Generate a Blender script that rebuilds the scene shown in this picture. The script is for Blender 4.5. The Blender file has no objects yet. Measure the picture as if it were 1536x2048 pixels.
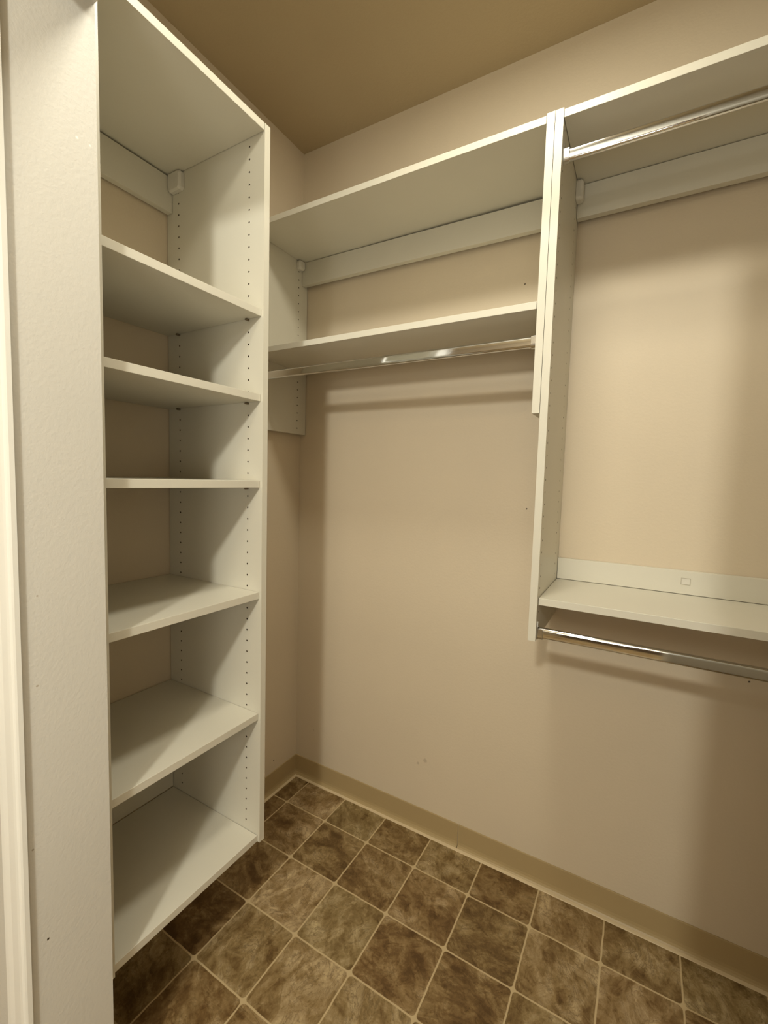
import bpy, bmesh, math
from mathutils import Matrix, Vector
scene = bpy.context.scene
COL = scene.collection

# ------------------------------------------------------------------ camera
cam_data = bpy.data.cameras.new('camera')
cam_data.sensor_fit = 'VERTICAL'
cam_data.sensor_height = 36.0
cam_data.lens = 888.21 * 36.0 / 2048.0
cam_data.clip_start = 0.02
cam = bpy.data.objects.new('camera', cam_data)
COL.objects.link(cam)
R_ = Vector((0.86504594, 0.50090567, 0.02808955))
U_ = Vector((-0.06142083, 0.05017065, 0.99685023))
F_ = Vector((-0.49791866, 0.86404653, -0.07416596))
M = Matrix.Identity(4)
for i in range(3):
    M[i][0] = R_[i]; M[i][1] = U_[i]; M[i][2] = -F_[i]
M[0][3], M[1][3], M[2][3] = 1.30968, -1.51794, 1.37213
cam.matrix_world = M
scene.camera = cam

# ------------------------------------------------------------------ world, lights, exposure
world = bpy.data.worlds.new('world'); scene.world = world
world.use_nodes = True
world.node_tree.nodes['Background'].inputs[0].default_value = (0.9, 0.8, 0.6, 1)
world.node_tree.nodes['Background'].inputs[1].default_value = 0.0
scene.view_settings.view_transform = 'Standard'
scene.view_settings.look = 'None'
scene.view_settings.gamma = 1.0
scene.view_settings.use_curve_mapping = False
scene.view_settings.exposure = 0.0

WARM = (1.0, 0.99, 0.88)
def point(name, loc, power, radius, col=WARM):
    l = bpy.data.lights.new(name, 'POINT'); l.energy = power; l.shadow_soft_size = radius; l.color = col
    o = bpy.data.objects.new(name, l); o.location = loc; COL.objects.link(o); return o
def disc(name, loc, power, size, col=WARM):
    l = bpy.data.lights.new(name, 'AREA'); l.shape = 'DISK'; l.size = size; l.energy = power; l.color = col
    o = bpy.data.objects.new(name, l); o.location = loc; COL.objects.link(o); return o
# bathroom vanity globe, ceiling fixture and two added fill lights behind the photographer, shining in through the doorway
point('bathroom_ceiling_light', (1.33, -2.75, 2.42), 96.0, 0.07)
point('vanity_globe_light', (1.02, -2.10, 2.04), 5.0, 0.04)
point('added_fill_light_left', (1.08, -2.35, 1.15), 17.0, 0.25)  # added soft low fill to brighten the closet, not a known lamp
point('added_fill_light_right', (1.75, -2.20, 1.20), 8.0, 0.25)  # second added fill, from the right, to brighten the tower and doorway edge
# lamp on the closet ceiling, above the top edge of the picture
disc('closet_ceiling_light', (0.99, -0.80, 2.70), 11.3, 0.24, (1.0, 0.95, 0.78))

# ------------------------------------------------------------------ measures
H = 2.720
X1, YI, YO = 0.438, -1.0598, -1.198       # left edge of doorway, inner / outer face of the front wall
X2E, HEAD = 1.435, 2.180                 # right edge and head of the doorway
XR = 2.12                               # right wall of the closet
BL, BR, BY = -0.7, 2.9, -3.5            # bathroom the camera stands in
TH = 0.019

# ------------------------------------------------------------------ materials
def new_mat(name):
    m = bpy.data.materials.new(name); m.use_nodes = True
    nt = m.node_tree; b = nt.nodes['Principled BSDF']
    return m, nt, b
def N(nt, t, **kw):
    n = nt.nodes.new(t)
    for k, v in kw.items(): setattr(n, k, v)
    return n
def math_(nt, op, a, b=None, c=None, clamp=False):
    n = nt.nodes.new('ShaderNodeMath'); n.operation = op; n.use_clamp = clamp
    for i, v in enumerate((a, b, c)):
        if v is None: continue
        if isinstance(v, (int, float)): n.inputs[i].default_value = v
        else: nt.links.new(v, n.inputs[i])
    return n.outputs[0]
def mix(nt, fac, a, b):
    n = nt.nodes.new('ShaderNodeMix'); n.data_type = 'RGBA'
    if isinstance(fac, (int, float)): n.inputs[0].default_value = fac
    else: nt.links.new(fac, n.inputs[0])
    for s, v in ((6, a), (7, b)):
        if isinstance(v, tuple): n.inputs[s].default_value = (*v, 1)
        else: nt.links.new(v, n.inputs[s])
    return n.outputs[2]
def noise(nt, vec, scale, detail=4, rough=0.5, dist=0.0):
    n = nt.nodes.new('ShaderNodeTexNoise'); n.inputs['Scale'].default_value = scale
    n.inputs['Detail'].default_value = detail; n.inputs['Roughness'].default_value = rough
    n.inputs['Distortion'].default_value = dist
    nt.links.new(vec, n.inputs['Vector']); return n
def ramp(nt, fac, stops):
    r = nt.nodes.new('ShaderNodeValToRGB'); cr = r.color_ramp
    while len(cr.elements) < len(stops): cr.elements.new(0.5)
    for e, (p, c) in zip(cr.elements, stops): e.position = p; e.color = (*c, 1)
    nt.links.new(fac, r.inputs[0]); return r.outputs[0]
def bump(nt, b, h, strength, dist):
    n = nt.nodes.new('ShaderNodeBump'); n.inputs['Strength'].default_value = strength
    n.inputs['Distance'].default_value = dist
    nt.links.new(h, n.inputs['Height']); nt.links.new(n.outputs[0], b.inputs['Normal'])

def wall_mat(name, col, spots=(), rough=0.55, bs=0.35, amp=0.05):
    """painted drywall with a light orange-peel texture, nail holes and scuffs at the given places"""
    m, nt, b = new_mat(name)
    pos = N(nt, 'ShaderNodeNewGeometry').outputs['Position']
    n1 = noise(nt, pos, 2.2, 3)
    n2 = noise(nt, pos, 130, 3, 0.6)
    lo = tuple(c * (1 - amp) for c in col); hi = tuple(min(1, c * (1 + amp)) for c in col)
    c = mix(nt, n1.outputs[0], lo, hi)
    for (sx, sy, sz, rad, dark) in spots:
        d = N(nt, 'ShaderNodeVectorMath', operation='DISTANCE'); nt.links.new(pos, d.inputs[0])
        d.inputs[1].default_value = (sx, sy, sz)
        wob = math_(nt, 'MULTIPLY', n2.outputs[0], rad * 1.0)
        k = math_(nt, 'SUBTRACT', rad * 1.4, math_(nt, 'ADD', d.outputs['Value'], wob))
        k = math_(nt, 'MULTIPLY', k, dark[3] * 2.5 / rad, clamp=True)
        k = math_(nt, 'MINIMUM', k, dark[3])
        c = mix(nt, k, c, dark[:3])
    nt.links.new(c, b.inputs['Base Color'])
    b.inputs['Roughness'].default_value = rough
    b.inputs['Specular IOR Level'].default_value = 0.35
    bump(nt, b, n2.outputs[0], bs, 0.0012)
    return m
WALLC = (0.655, 0.56, 0.425)
BRN = (0.05, 0.03, 0.015, 1.0); SCF = (0.33, 0.25, 0.17, 0.45)
m_wall = wall_mat('painted_drywall', WALLC, [
    (0, -0.145, 0.139, 0.0035, BRN), (0.101, 0, 0.238, 0.0045, SCF), (0.983, 0, 1.286, 0.0035, BRN),
    (1.596, 0, 0.85, 0.004, BRN), (0.941, 0, 2.018, 0.003, BRN), (0.65, 0, 0.289, 0.011, SCF), (0.62, 0, 0.268, 0.007, SCF)])
m_bath = wall_mat('tan_bathroom_paint', (0.33, 0.26, 0.17))
CHIP = (0.9, 0.88, 0.82, 1.0); DNT = (0.35, 0.28, 0.2, 0.7)
m_stub = wall_mat('painted_doorway_drywall', (0.655, 0.635, 0.585), [
    (X1, -1.0926, 1.9395, 0.0028, CHIP), (X1, -1.0722, 1.9396, 0.0024, CHIP),
    (X1, -1.1702, 1.1586, 0.0022, DNT), (X1, -1.1738, 1.0029, 0.0026, DNT), (X1, -1.1877, 0.7154, 0.0024, DNT), (X1, -1.1693, 0.5317, 0.0030, BRN)], bs=0.5)
m_ceil = wall_mat('painted_ceiling', (0.46, 0.365, 0.225), rough=0.75, bs=0.5, amp=0.04)

def plain(name, col, rough, spec=0.4, bscale=None, bs=0.1, metal=0.0):
    m, nt, b = new_mat(name)
    b.inputs['Roughness'].default_value = rough; b.inputs['Specular IOR Level'].default_value = spec
    b.inputs['Metallic'].default_value = metal
    pos = N(nt, 'ShaderNodeNewGeometry').outputs['Position']
    n = noise(nt, pos, 9, 3)
    nt.links.new(mix(nt, n.outputs[0], tuple(c * 0.975 for c in col), tuple(min(1, c * 1.02) for c in col)), b.inputs['Base Color'])
    if bscale:
        n2 = noise(nt, pos, bscale, 2); bump(nt, b, n2.outputs[0], bs, 0.0005)
    return m
m_lam = plain('white_melamine', (0.67, 0.64, 0.548), 0.38, 0.45, 420, 0.12)
m_hole = plain('drilled_particleboard', (0.10, 0.07, 0.04), 0.9, 0.1)
m_cap = plain('white_plastic', (0.69, 0.66, 0.59), 0.42, 0.4)
m_pin = plain('brown_shelf_pin', (0.16, 0.12, 0.07), 0.5, 0.4)
m_chrome = plain('polished_chrome', (0.77, 0.79, 0.81), 0.08, 0.5, metal=1.0)
m_nickel = plain('bracket_chrome', (0.66, 0.66, 0.64), 0.2, 0.5, metal=1.0)
m_trim = plain('white_semigloss_trim', (0.84, 0.83, 0.78), 0.3, 0.5, 60, 0.15)
m_base = plain('beige_vinyl_cove', (0.42, 0.315, 0.162), 0.42, 0.4, 150, 0.08)

def floor_mat():
    m, nt, b = new_mat('slate_print_vinyl')
    pos = N(nt, 'ShaderNodeNewGeometry').outputs['Position']
    S, SX, SY, TA = 0.19945, 0.095, 0.1617, -0.0052
    mp = N(nt, 'ShaderNodeMapping', vector_type='TEXTURE')
    mp.inputs['Location'].default_value = (SX, -SY, 0); mp.inputs['Rotation'].default_value = (0, 0, TA)
    mp.inputs['Scale'].default_value = (S, S, S)
    nt.links.new(pos, mp.inputs[0])
    wn = noise(nt, mp.outputs[0], 5.0, 2)           # slightly hand-cut tile edges
    wv = N(nt, 'ShaderNodeVectorMath', operation='MULTIPLY_ADD')
    nt.links.new(wn.outputs['Color'], wv.inputs[0]); wv.inputs[1].default_value = (0.016, 0.016, 0)
    off = N(nt, 'ShaderNodeVectorMath', operation='SUBTRACT'); nt.links.new(mp.outputs[0], off.inputs[0]); off.inputs[1].default_value = (0.008, 0.008, 0)
    nt.links.new(off.outputs[0], wv.inputs[2])
    sp = N(nt, 'ShaderNodeSeparateXYZ'); nt.links.new(wv.outputs[0], sp.inputs[0])
    u, v = sp.outputs[0], sp.outputs[1]
    iu, iv = math_(nt, 'FLOOR', u), math_(nt, 'FLOOR', v)
    fu = math_(nt, 'ABSOLUTE', math_(nt, 'SUBTRACT', math_(nt, 'FRACT', u), 0.5))
    fv = math_(nt, 'ABSOLUTE', math_(nt, 'SUBTRACT', math_(nt, 'FRACT', v), 0.5))
    half, rr = 0.4872, 0.050
    qu = math_(nt, 'MAXIMUM', math_(nt, 'SUBTRACT', fu, half - rr), 0.0)
    qv = math_(nt, 'MAXIMUM', math_(nt, 'SUBTRACT', fv, half - rr), 0.0)
    d = math_(nt, 'SQRT', math_(nt, 'ADD', math_(nt, 'MULTIPLY', qu, qu), math_(nt, 'MULTIPLY', qv, qv)))
    grout = math_(nt, 'MULTIPLY', math_(nt, 'SUBTRACT', d, rr - 0.002), 160.0, clamp=True)
    cell = N(nt, 'ShaderNodeCombineXYZ'); nt.links.new(iu, cell.inputs[0]); nt.links.new(iv, cell.inputs[1])
    wh = N(nt, 'ShaderNodeTexWhiteNoise', noise_dimensions='3D'); nt.links.new(cell.outputs[0], wh.inputs['Vector'])
    # marbling, shifted for every tile
    sh = N(nt, 'ShaderNodeVectorMath', operation='MULTIPLY_ADD')
    nt.links.new(wh.outputs['Color'], sh.inputs[0]); sh.inputs[1].default_value = (19, 23, 17); nt.links.new(mp.outputs[0], sh.inputs[2])
    # every tile print is turned its own way
    rot = N(nt, 'ShaderNodeVectorRotate', rotation_type='Z_AXIS'); nt.links.new(sh.outputs[0], rot.inputs['Vector'])
    nt.links.new(math_(nt, 'MULTIPLY', wh.outputs['Value'], 2.2), rot.inputs['Angle'])
    st = N(nt, 'ShaderNodeMapping'); nt.links.new(rot.outputs[0], st.inputs[0])
    st.inputs['Scale'].default_value = (1.0, 1.35, 1.0)
    n1 = noise(nt, st.outputs[0], 1.0, 9, 0.60, 1.6)
    n2 = noise(nt, st.outputs[0], 2.5, 10, 0.72, 1.0)
    n3 = noise(nt, rot.outputs[0], 8.5, 8, 0.8, 1.2)
    f = math_(nt, 'ADD', math_(nt, 'MULTIPLY', n1.outputs[0], 0.52), math_(nt, 'MULTIPLY', n2.outputs[0], 0.30))
    f = math_(nt, 'ADD', f, math_(nt, 'MULTIPLY', n3.outputs[0], 0.22))
    n4 = noise(nt, st.outputs[0], 1.7, 12, 0.66, 1.3)
    patch = math_(nt, 'ADD', math_(nt, 'MULTIPLY', math_(nt, 'SUBTRACT', n4.outputs[0], 0.5), 16.0), 0.5, clamp=True)
    f = math_(nt, 'ADD', f, math_(nt, 'MULTIPLY', math_(nt, 'SUBTRACT', patch, 0.5), 0.060))
    n5 = noise(nt, rot.outputs[0], 6.0, 12, 0.72, 0.9)
    fleck = math_(nt, 'ADD', math_(nt, 'MULTIPLY', math_(nt, 'SUBTRACT', n5.outputs[0], 0.56), 20.0), 0.0, clamp=True)
    f = math_(nt, 'SUBTRACT', f, math_(nt, 'MULTIPLY', fleck, 0.045))
    tone = math_(nt, 'MULTIPLY', math_(nt, 'SUBTRACT', wh.outputs['Value'], 0.5), 0.10)
    f = math_(nt, 'ADD', f, tone)
    c = ramp(nt, f, [(0.37, (0.085, 0.044, 0.014)), (0.455, (0.165, 0.097, 0.037)), (0.53, (0.262, 0.174, 0.077)),
                     (0.59, (0.350, 0.250, 0.135)), (0.67, (0.52, 0.39, 0.22))])
    hue = math_(nt, 'MULTIPLY', math_(nt, 'SUBTRACT', wh.outputs['Color'], 0.35), 1.3, clamp=True)
    olive = N(nt, 'ShaderNodeHueSaturation'); nt.links.new(c, olive.inputs['Color']); olive.inputs['Hue'].default_value = 0.515; olive.inputs['Saturation'].default_value = 0.95
    c = mix(nt, hue, c, olive.outputs[0])
    # thin dark cracks in part of the tile
    vn = noise(nt, st.outputs[0], 1.5, 9, 0.66, 3.2)
    vein = math_(nt, 'SUBTRACT', 1.0, math_(nt, 'MULTIPLY', math_(nt, 'ABSOLUTE', math_(nt, 'SUBTRACT', vn.outputs[0], 0.5)), 34.0), clamp=True)
    vein = math_(nt, 'MULTIPLY', vein, math_(nt, 'MULTIPLY', math_(nt, 'SUBTRACT', n1.outputs[0], 0.40), 5.0, clamp=True))
    c = mix(nt, math_(nt, 'MULTIPLY', vein, 0.55), c, (0.050, 0.026, 0.009))
    c = mix(nt, grout, c, (0.52, 0.405, 0.235))
    nt.links.new(c, b.inputs['Base Color'])
    b.inputs['Roughness'].default_value = 0.42; b.inputs['Specular IOR Level'].default_value = 0.3
    hgt = math_(nt, 'SUBTRACT', math_(nt, 'MULTIPLY', n2.outputs[0], 0.6), grout)
    bump(nt, b, hgt, 0.25, 0.001)
    return m
m_floor = floor_mat()

# ------------------------------------------------------------------ mesh helpers
def box(bm, x0, x1, y0, y1, z0, z1, mi=0):
    vs = [bm.verts.new((x, y, z)) for z in (z0, z1) for x, y in ((x0, y0), (x1, y0), (x1, y1), (x0, y1))]
    for f in ((3, 2, 1, 0), (4, 5, 6, 7), (0, 1, 5, 4), (1, 2, 6, 5), (2, 3, 7, 6), (3, 0, 4, 7)):
        bm.faces.new([vs[i] for i in f]).material_index = mi
def prism(bm, pts, axis, a0, a1, smooth=False):
    """extrude a closed 2D outline along an axis; pts are the other two coordinates in xyz order"""
    def mk(p, a):
        c = list(p); c.insert(axis, a); return bm.verts.new(c)
    A = [mk(p, a0) for p in pts]; B = [mk(p, a1) for p in pts]
    n = len(pts)
    for i in range(n):
        bm.faces.new((A[i], A[(i + 1) % n], B[(i + 1) % n], B[i])).smooth = smooth
    for ring in (A[::-1], B): bm.faces.new([bm.verts.new(v.co) for v in ring] if smooth else ring)
def rounded(u0, u1, v0, v1, r, corners=(1, 1, 1, 1), seg=5):
    """outline of a rectangle with rounded corners, order: (u1,v1) (u0,v1) (u0,v0) (u1,v0)"""
    out = []
    for k, (cu, cv, a) in enumerate(((u1, v1, 0), (u0, v1, 90), (u0, v0, 180), (u1, v0, 270))):
        if not corners[k]: out.append((cu, cv)); continue
        ou = cu + (-r if cu == u1 else r); ov = cv + (-r if cv == v1 else r)
        for i in range(seg + 1):
            t = math.radians(a + 90 * i / seg)
            out.append((ou + r * math.cos(t), ov + r * math.sin(t)))
    return out
def obj(name, bm, mats, parent=None, bevel=0.0, seg=2, normals=True):
    if normals: bmesh.ops.recalc_face_normals(bm, faces=bm.faces)
    me = bpy.data.meshes.new(name); bm.to_mesh(me); bm.free()
    for m in (mats if isinstance(mats, (list, tuple)) else [mats]): me.materials.append(m)
    o = bpy.data.objects.new(name, me); COL.objects.link(o)
    if parent:
        o.parent = parent; o.matrix_parent_inverse = Matrix.Translation(-parent.location)
    if bevel:
        md = o.modifiers.new('bevel', 'BEVEL'); md.width = bevel; md.segments = seg; md.limit_method = 'ANGLE'
        md.angle_limit = math.radians(50)
    return o
def tag(o, label=None, cat=None, group=None, kind=None):
    for k, v in (('label', label), ('category', cat), ('group', group), ('kind', kind)):
        if v: o[k] = v
    return o
def thing(name, loc, label, cat, group=None):
    o = bpy.data.objects.new(name, None); o.empty_display_size = 0.1; o.location = loc; COL.objects.link(o)
    return tag(o, label, cat, group)
def part_box(name, x0, x1, y0, y1, z0, z1, m, parent, bevel=0.0007):
    bm = bmesh.new(); box(bm, x0, x1, y0, y1, z0, z1); return obj(name, bm, m, parent, bevel)

def holed_panel(name, U, V, T, cols, zs, place, parent, depth=0.009, r=0.0026):
    """board U x V x T with rows of drilled holes on the face w=0; place(u,v,w) gives the point"""
    bm = bmesh.new(); a = 0.007
    def q(pts, mi=0):
        f = bm.faces.new([bm.verts.new(place(*p)) for p in pts]); f.material_index = mi; return f
    ub = [0.0]
    for c in sorted(cols): ub += [c - a, c + a]
    ub.append(U)
    zs = sorted(z for z in zs if a < z < V - a)
    for i in range(len(ub) - 1):
        u0, u1 = ub[i], ub[i + 1]
        if i % 2 == 0:
            q([(u0, 0, 0), (u1, 0, 0), (u1, V, 0), (u0, V, 0)]); continue
        v = 0.0; uc = (u0 + u1) / 2
        for z in zs:
            q([(u0, v, 0), (u1, v, 0), (u1, z - a, 0), (u0, z - a, 0)])
            for k in range(16):
                t0, t1 = math.radians(22.5 * k), math.radians(22.5 * (k + 1))
                def sq(t):
                    c, s = math.cos(t), math.sin(t); mm = max(abs(c), abs(s)); return (uc + a * c / mm, z + a * s / mm, 0)
                def ci(t, w): return (uc + r * math.cos(t), z + r * math.sin(t), w)
                q([ci(t0, 0), sq(t0), sq(t1), ci(t1, 0)])
                q([ci(t0, depth), ci(t0, 0), ci(t1, 0), ci(t1, depth)], 1)
            q([(uc + r * math.cos(math.radians(22.5 * k)), z + r * math.sin(math.radians(22.5 * k)), depth) for k in range(16)], 1)
            v = z + a
        q([(u0, v, 0), (u1, v, 0), (u1, V, 0), (u0, V, 0)])
    q([(0, 0, T), (0, V, T), (U, V, T), (U, 0, T)])
    q([(0, 0, 0), (0, 0, T), (U, 0, T), (U, 0, 0)]); q([(0, V, 0), (U, V, 0), (U, V, T), (0, V, T)])
    q([(0, 0, 0), (0, V, 0), (0, V, T), (0, 0, T)]); q([(U, 0, 0), (U, 0, T), (U, V, T), (U, V, 0)])
    # make the winding right for mirrored placements
    o0, e1, e2, e3 = (Vector(place(*p)) for p in ((0, 0, 0), (1, 0, 0), (0, 1, 0), (0, 0, 1)))
    if (e1 - o0).cross(e2 - o0).dot(e3 - o0) > 0:
        bmesh.ops.reverse_faces(bm, faces=bm.faces)
    bmesh.ops.remove_doubles(bm, verts=bm.verts, dist=1e-6)
    return obj(name, bm, [m_lam, m_hole], parent, normals=False)

# ------------------------------------------------------------------ the setting
def struct(name, boxes, m):
    bm = bmesh.new()
    for b in boxes: box(bm, *b)
    return tag(obj(name, bm, m), kind='structure')
T = 0.12
struct('floor', [(BL, BR, BY, T, -0.1, 0.0)], m_floor)
struct('ceiling', [(BL, BR, BY, T, H, H + 0.1)], m_ceil)
struct('wall_left', [(-T, 0, YI, T, 0, H)], m_wall)
struct('wall_back', [(0, XR, 0, T, 0, H)], m_wall)
struct('wall_right', [(XR, XR + T, YI, T, 0, H)], m_wall)
struct('wall_front', [(BL, X1, YO, YI, 0, H), (X2E, BR, YO, YI, 0, H), (X1, X2E, YO, YI, HEAD, H)], m_stub)
struct('wall_bathroom', [(BL - T, BL, BY, YO, 0, H), (BR, BR + T, BY, YO, 0, H), (BL, BR, BY - T, BY, 0, H)], m_bath)

m_reflect_door = plain('dark_reflection_door', (0.075, 0.045, 0.022), 0.4, 0.4)  # unseen door, added to give the chrome rods dark reflections
bm = bmesh.new(); box(bm, 0.75, 1.56, BY + 0.002, BY + 0.042, 0.01, 2.03)
for dx0, dx1 in ((0.85, 1.115), (1.195, 1.46)):
    for dz0, dz1 in ((0.22, 0.92), (1.08, 1.88)): box(bm, dx0, dx1, BY + 0.040, BY + 0.050, dz0, dz1)
tag(obj('unseen_reflection_door', bm, m_reflect_door, bevel=0.004), kind='structure')
# vinyl cove base with a flared toe: (distance from wall, height)
cove = [(0, 0.0), (0.0150, 0.0), (0.0150, 0.0016), (0.0115, 0.0040), (0.0075, 0.0085), (0.0048, 0.0150), (0.0036, 0.0240),
        (0.0032, 0.089), (0.0022, 0.0921), (0, 0.0921)]
bm = bmesh.new(); prism(bm, [(-d, z) for d, z in cove], 0, 0.0005, 0.7940); prism(bm, [(-d, z) for d, z in cove], 0, 0.7960, XR - 0.0005)
tag(obj('baseboard_back', bm, m_base), kind='structure')
bm = bmesh.new(); prism(bm, cove, 1, YI + 0.0005, -0.0005)
tag(obj('baseboard_left', bm, m_base), kind='structure')
# thin bead of caulk where the toes meet the floor
m_caulk = plain('cream_caulk', (0.62, 0.50, 0.32), 0.5, 0.4)
bm = bmesh.new()
prism(bm, [(-0.0205, 0.0), (-0.0190, 0.0022), (-0.0150, 0.0036), (-0.0115, 0.0046), (-0.0112, 0.0)], 0, 0.0205, XR - 0.02)
prism(bm, [(0.0205, 0.0), (0.0190, 0.0022), (0.0150, 0.0036), (0.0115, 0.0046), (0.0112, 0.0)], 1, YI + 0.02, -0.0205 + 0.009)
tag(obj('trim_2', bm, m_caulk), kind='structure')
# moulded casing round the doorway on the bathroom face of the front wall
prof = [(0.0, 0.0), (0.0, 0.007), (0.0012, 0.0098), (0.004, 0.0112), (0.007, 0.0098), (0.0085, 0.0075), (0.0105, 0.0068), (0.014, 0.0090),
        (0.020, 0.0105), (0.036, 0.0125), (0.046, 0.0155), (0.053, 0.0170), (0.0565, 0.0160), (0.0572, 0.0)]
bm = bmesh.new()
prism(bm, [(X1 + 0.0075 - a, YO - b) for a, b in prof], 2, 0.0, HEAD + 0.049)
prism(bm, [(X2E - 0.0075 + a, YO - b) for a, b in prof], 2, 0.0, HEAD + 0.049)
prism(bm, [(YO - b, HEAD - 0.0075 + a) for a, b in prof], 0, X1 + 0.0075, X2E - 0.0075)
tag(obj('trim_1', bm, m_trim), kind='structure')

# ------------------------------------------------------------------ shelving tower on the left wall
TD, TY, TZ0, TTOP = 0.4094, -0.6290, 0.3045, 2.2820
TN = -1.0400                                          # inner face of the near side panel
HZ = [2.2414 - 0.032 * k - TZ0 for k in range(60)]
t = thing('shelving_tower', (0.2, -0.845, TZ0), 'tall narrow white open shelving tower with seven shelves, on the left wall', 'shelving')
g = 0.0011
holed_panel('side_panel', TD - 0.003, TTOP - TZ0, TH, (0.054, 0.351), HZ, lambda u, v, w: (u + 0.003, TY + w, TZ0 + v), t)
holed_panel('side_panel', TD - 0.003, TTOP - TZ0, TH, (0.054, 0.351), HZ, lambda u, v, w: (u + 0.003, TN - w, TZ0 + v), t)
shelf = lambda x0, x1, y0, y1, ztop, p: part_box('shelf', x0, x1, y0, y1, ztop - TH, ztop, m_lam, p)
shelf(0.006, TD, TN + g, TY - g, TTOP - 0.0003, t)
for zt in (1.8157, 1.5914, 1.3574, 1.0460, 0.6934):
    s = shelf(0.0045, 0.4015, TN + g, TY - g, zt, t)
    for xx in (0.057, 0.354):
        for yy, dy in ((TY, -1), (TN, 1)):
            bm = bmesh.new()
            pts = [(xx + 0.004 * math.cos(k * math.pi / 5), zt - TH - 0.0032 + 0.003 * math.sin(k * math.pi / 5)) for k in range(10)]
            prism(bm, pts, 1, yy + dy * 0.0002, yy + dy * 0.0105, True)
            obj('shelf_pin', bm, m_pin, t)
shelf(0.0125, 0.4015, TN + g, TY - g, 0.3241, t)
part_box('back_rail', 0.006, 0.027, TN + g, TY - g, 2.1570, 2.2570, m_lam, t)
part_box('back_rail', 0.0005, 0.0120, TN + g, TY - g, 0.3255, 0.4205, m_lam, t)

def cover_cap(parent, o, du, dn, z0, z1, L=0.060, W=0.017):
    """plastic cap over a hanging bracket: du runs along the panel away from the wall, dn away from the panel"""
    bm = bmesh.new()
    out = rounded(0.0, L, z0, z1, 0.009, (1, 0, 1, 1))
    ins = rounded(0.003, L - 0.006, z0 + 0.004, z1 - 0.004, 0.007, (1, 0, 1, 1))
    rings = [(out, 0.0), (out, W - 0.006), (ins, W)]
    R = [[bm.verts.new((o[0] + du[0] * u + dn[0] * w, o[1] + du[1] * u + dn[1] * w, z)) for u, z in ring] for ring, w in rings]
    n = len(out)
    for a, b in zip(R, R[1:]):
        for i in range(n): bm.faces.new((a[i], a[(i + 1) % n], b[(i + 1) % n], b[i])).smooth = False
    bm.faces.new(R[-1]); bm.faces.new(R[0][::-1])
    return obj('bracket_cover', bm, m_cap, parent, 0.0012)
cover_cap(t, (0.0275, TY - 0.0004), (1, 0), (0, -1), 2.2080, 2.2618, L=0.056)
cover_cap(t, (0.0275, TN + 0.0004), (1, 0), (0, 1), 2.2080, 2.2618, L=0.056)

# ------------------------------------------------------------------ wall shelf unit in the back left corner
UD = 0.3212
def holes(z_ref, z0, z1):
    k0 = math.ceil((z0 - z_ref) / 0.032); k1 = math.floor((z1 - z_ref) / 0.032)
    return [z_ref + 0.032 * k - z0 for k in range(k0, k1 + 1)]
UT, UB, PX, XA, XB, XC = 2.2815, 1.5520, 0.0300, 1.0523, 1.0719, 1.0916
t = thing('wall_shelf_unit', (0.54, -0.16, UB), 'short white unit with two shelves in the back left corner, beside the tower', 'shelving')
lp = holed_panel('side_panel', UD - 0.003, UT - UB, TH, (0.0539, 0.2920), holes(2.2163, UB, UT), lambda u, v, w: (PX - w, -u - 0.003, UB + v), t)
holed_panel('side_panel', UD - 0.003, UT - UB, TH, (0.0539, 0.2920), holes(2.2163, UB, UT), lambda u, v, w: (XA + w, -u - 0.003, UB + v), t)
shelf(PX + g, XA - g, -UD, -0.006, 2.2770, t)
shelf(PX + g, XA - g, -0.3235, -0.004, 1.8327, t)
bm = bmesh.new()
prism(bm, [(PX + g, 2.1665), (XA - g, 2.1610), (XA - g, 2.2490), (PX + g, 2.2568)], 1, -0.0380, -0.0160)
obj('back_rail', bm, m_lam, t, 0.0007)
cover_cap(t, (PX + 0.0004, -0.0385), (0, -1), (1, 0), 2.2210, 2.2575, L=0.034, W=0.019)
cover_cap(t, (XA - 0.0004, -0.0385), (0, -1), (-1, 0), 2.2210, 2.2480, L=0.034, W=0.019)

# ------------------------------------------------------------------ double-hang unit on the right
UB3, XE = 0.9550, 2.0980
t = thing('double_hang_unit', (1.58, -0.16, UB3), 'white unit at the right of the back wall, with a top and a low shelf', 'shelving')
holed_panel('side_panel', UD - 0.003, UT - UB3, TH, (0.0629, 0.2924), holes(1.3173, UB3, UT), lambda u, v, w: (XC - w, -u - 0.003, UB3 + v), t)
holed_panel('side_panel', UD - 0.003, UT - UB3, TH, (0.0629, 0.2924), holes(1.3173, UB3, UT), lambda u, v, w: (XE + w, -u - 0.003, UB3 + v), t)
shelf(XC + g, XE - g, -UD, -0.006, 2.2774, t)
shelf(XC + g, XE - g, -0.3061, -0.004, 1.0691, t)
part_box('back_rail', XC + g, XE - g, -0.0380, -0.0160, 2.1640, 2.2565, m_lam, t)
lr = part_box('back_rail', XC + g, XE - g, -0.0170, -0.0008, 1.0705, 1.1370, m_lam, t)
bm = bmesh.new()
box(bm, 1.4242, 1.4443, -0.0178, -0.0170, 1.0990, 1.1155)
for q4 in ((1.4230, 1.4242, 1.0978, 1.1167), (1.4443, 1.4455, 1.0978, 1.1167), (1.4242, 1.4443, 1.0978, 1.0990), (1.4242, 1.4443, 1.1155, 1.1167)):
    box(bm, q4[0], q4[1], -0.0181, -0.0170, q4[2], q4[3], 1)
m_rim = plain('shadow_outline_rim', (0.42, 0.38, 0.30), 0.6, 0.2)  # darker rim colour stands in for the thin shadow line round the cover
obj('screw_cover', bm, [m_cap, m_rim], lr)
cover_cap(t, (XC + 0.0004, -0.0385), (0, -1), (1, 0), 2.2000, 2.2560, L=0.036, W=0.019)

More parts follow.
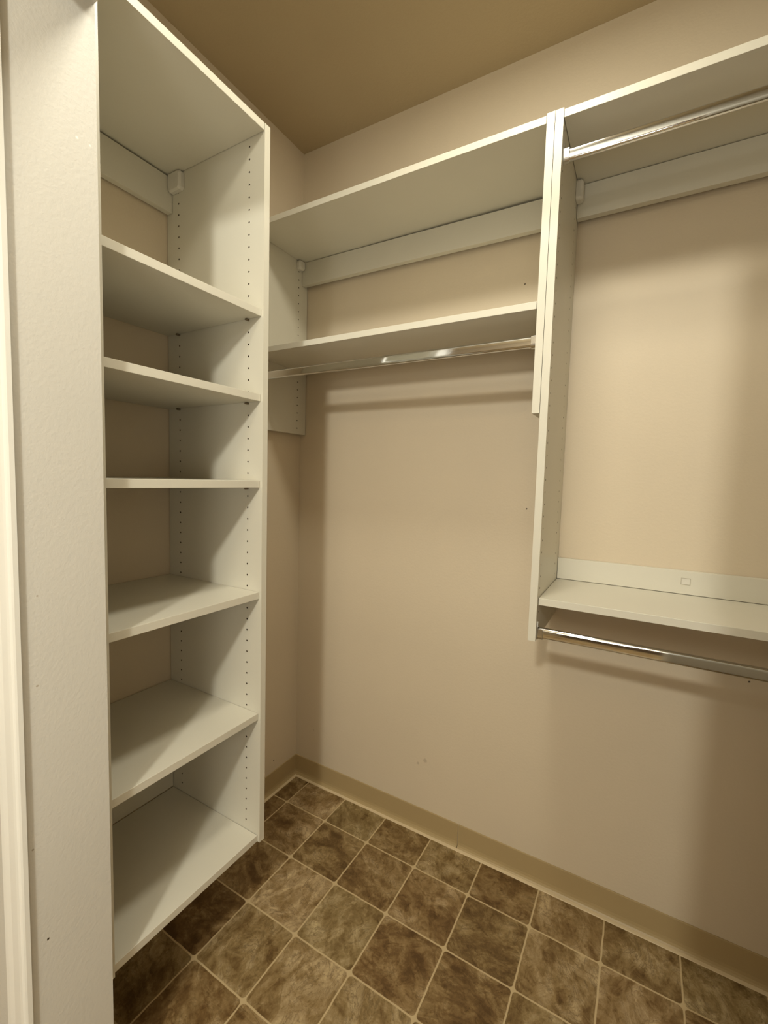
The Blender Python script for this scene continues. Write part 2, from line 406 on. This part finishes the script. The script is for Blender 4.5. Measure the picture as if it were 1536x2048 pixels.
# ------------------------------------------------------------------ chrome hanging rods
RY = -0.295
def rod(xa, xb, z, label):
    """oval chrome tube; each end sits in a cup bracket screwed to the panel"""
    t = tag(tube(xa, xb, z), label, 'rod', 'oval chrome closet rods')
    for x, s in ((xa, 1), (xb, -1)):
        bm = bmesh.new()
        # flange with a rounded screw ear above the cup
        fl = [(RY + dy, z + dz) for dy, dz in ear]
        prism(bm, fl, 0, x, x + s * 0.0022)
        # open-topped cup: U-shaped band round the tube
        outer = [(RY + 0.0112 * math.cos(a), z - 0.0062 + 0.0120 * math.sin(a)) for a in [math.pi + math.pi * i / 12 for i in range(13)]]
        inner = [(RY + 0.0086 * math.cos(a), z - 0.0062 + 0.0094 * math.sin(a)) for a in [math.pi + math.pi * i / 12 for i in range(13)]]
        zt = z + 0.0125
        outline = [(outer[0][0], zt)] + outer + [(outer[-1][0], zt), (inner[-1][0], zt)] + inner[::-1] + [(inner[0][0], zt)]
        prism(bm, outline, 0, x + s * 0.0022, x + s * 0.0150)
        obj('rod_bracket', bm, m_nickel, t, 0.0004)
    return t
ear = [(0.0125 * math.cos(math.radians(a)), -0.0065 + 0.0135 * math.sin(math.radians(a))) for a in range(180, 361, 15)]
ear += [(0.0125, 0.0130), (0.0085, 0.0165), (0.0065, 0.0245)] + [(0.0060 * math.cos(math.radians(a)), 0.0260 + 0.0060 * math.sin(math.radians(a))) for a in range(15, 166, 25)] + [(-0.0065, 0.0245), (-0.0085, 0.0165), (-0.0125, 0.0130)]
def tube(xa, xb, z):
    bm = bmesh.new(); n = 20; pts = []
    for i in range(n + 1):
        a = math.pi * i / n; pts.append((RY + 0.0078 * math.cos(a), z + 0.0072 + 0.0078 * math.sin(a)))
    for i in range(n + 1):
        a = math.pi + math.pi * i / n; pts.append((RY + 0.0078 * math.cos(a), z - 0.0072 + 0.0078 * math.sin(a)))
    A = [bm.verts.new((xa + 0.0028, *p)) for p in pts]; B = [bm.verts.new((xb - 0.0028, *p)) for p in pts]
    for i in range(len(pts)):
        j = (i + 1) % len(pts); bm.faces.new((A[i], A[j], B[j], B[i])).smooth = True
    for ring in (A[::-1], B): bm.faces.new([bm.verts.new(v.co) for v in ring])
    o = obj('closet_rod', bm, m_chrome)
    return o
rod(PX, XA, 1.7405, 'chrome rod under the lower shelf of the short corner unit, left of the divider')
rod(XC, XE, 2.1830, 'topmost chrome rod, hung under the top shelf at the upper right')
rod(XC, XE, 0.9730, 'lowest chrome rod, under the low shelf on the right')
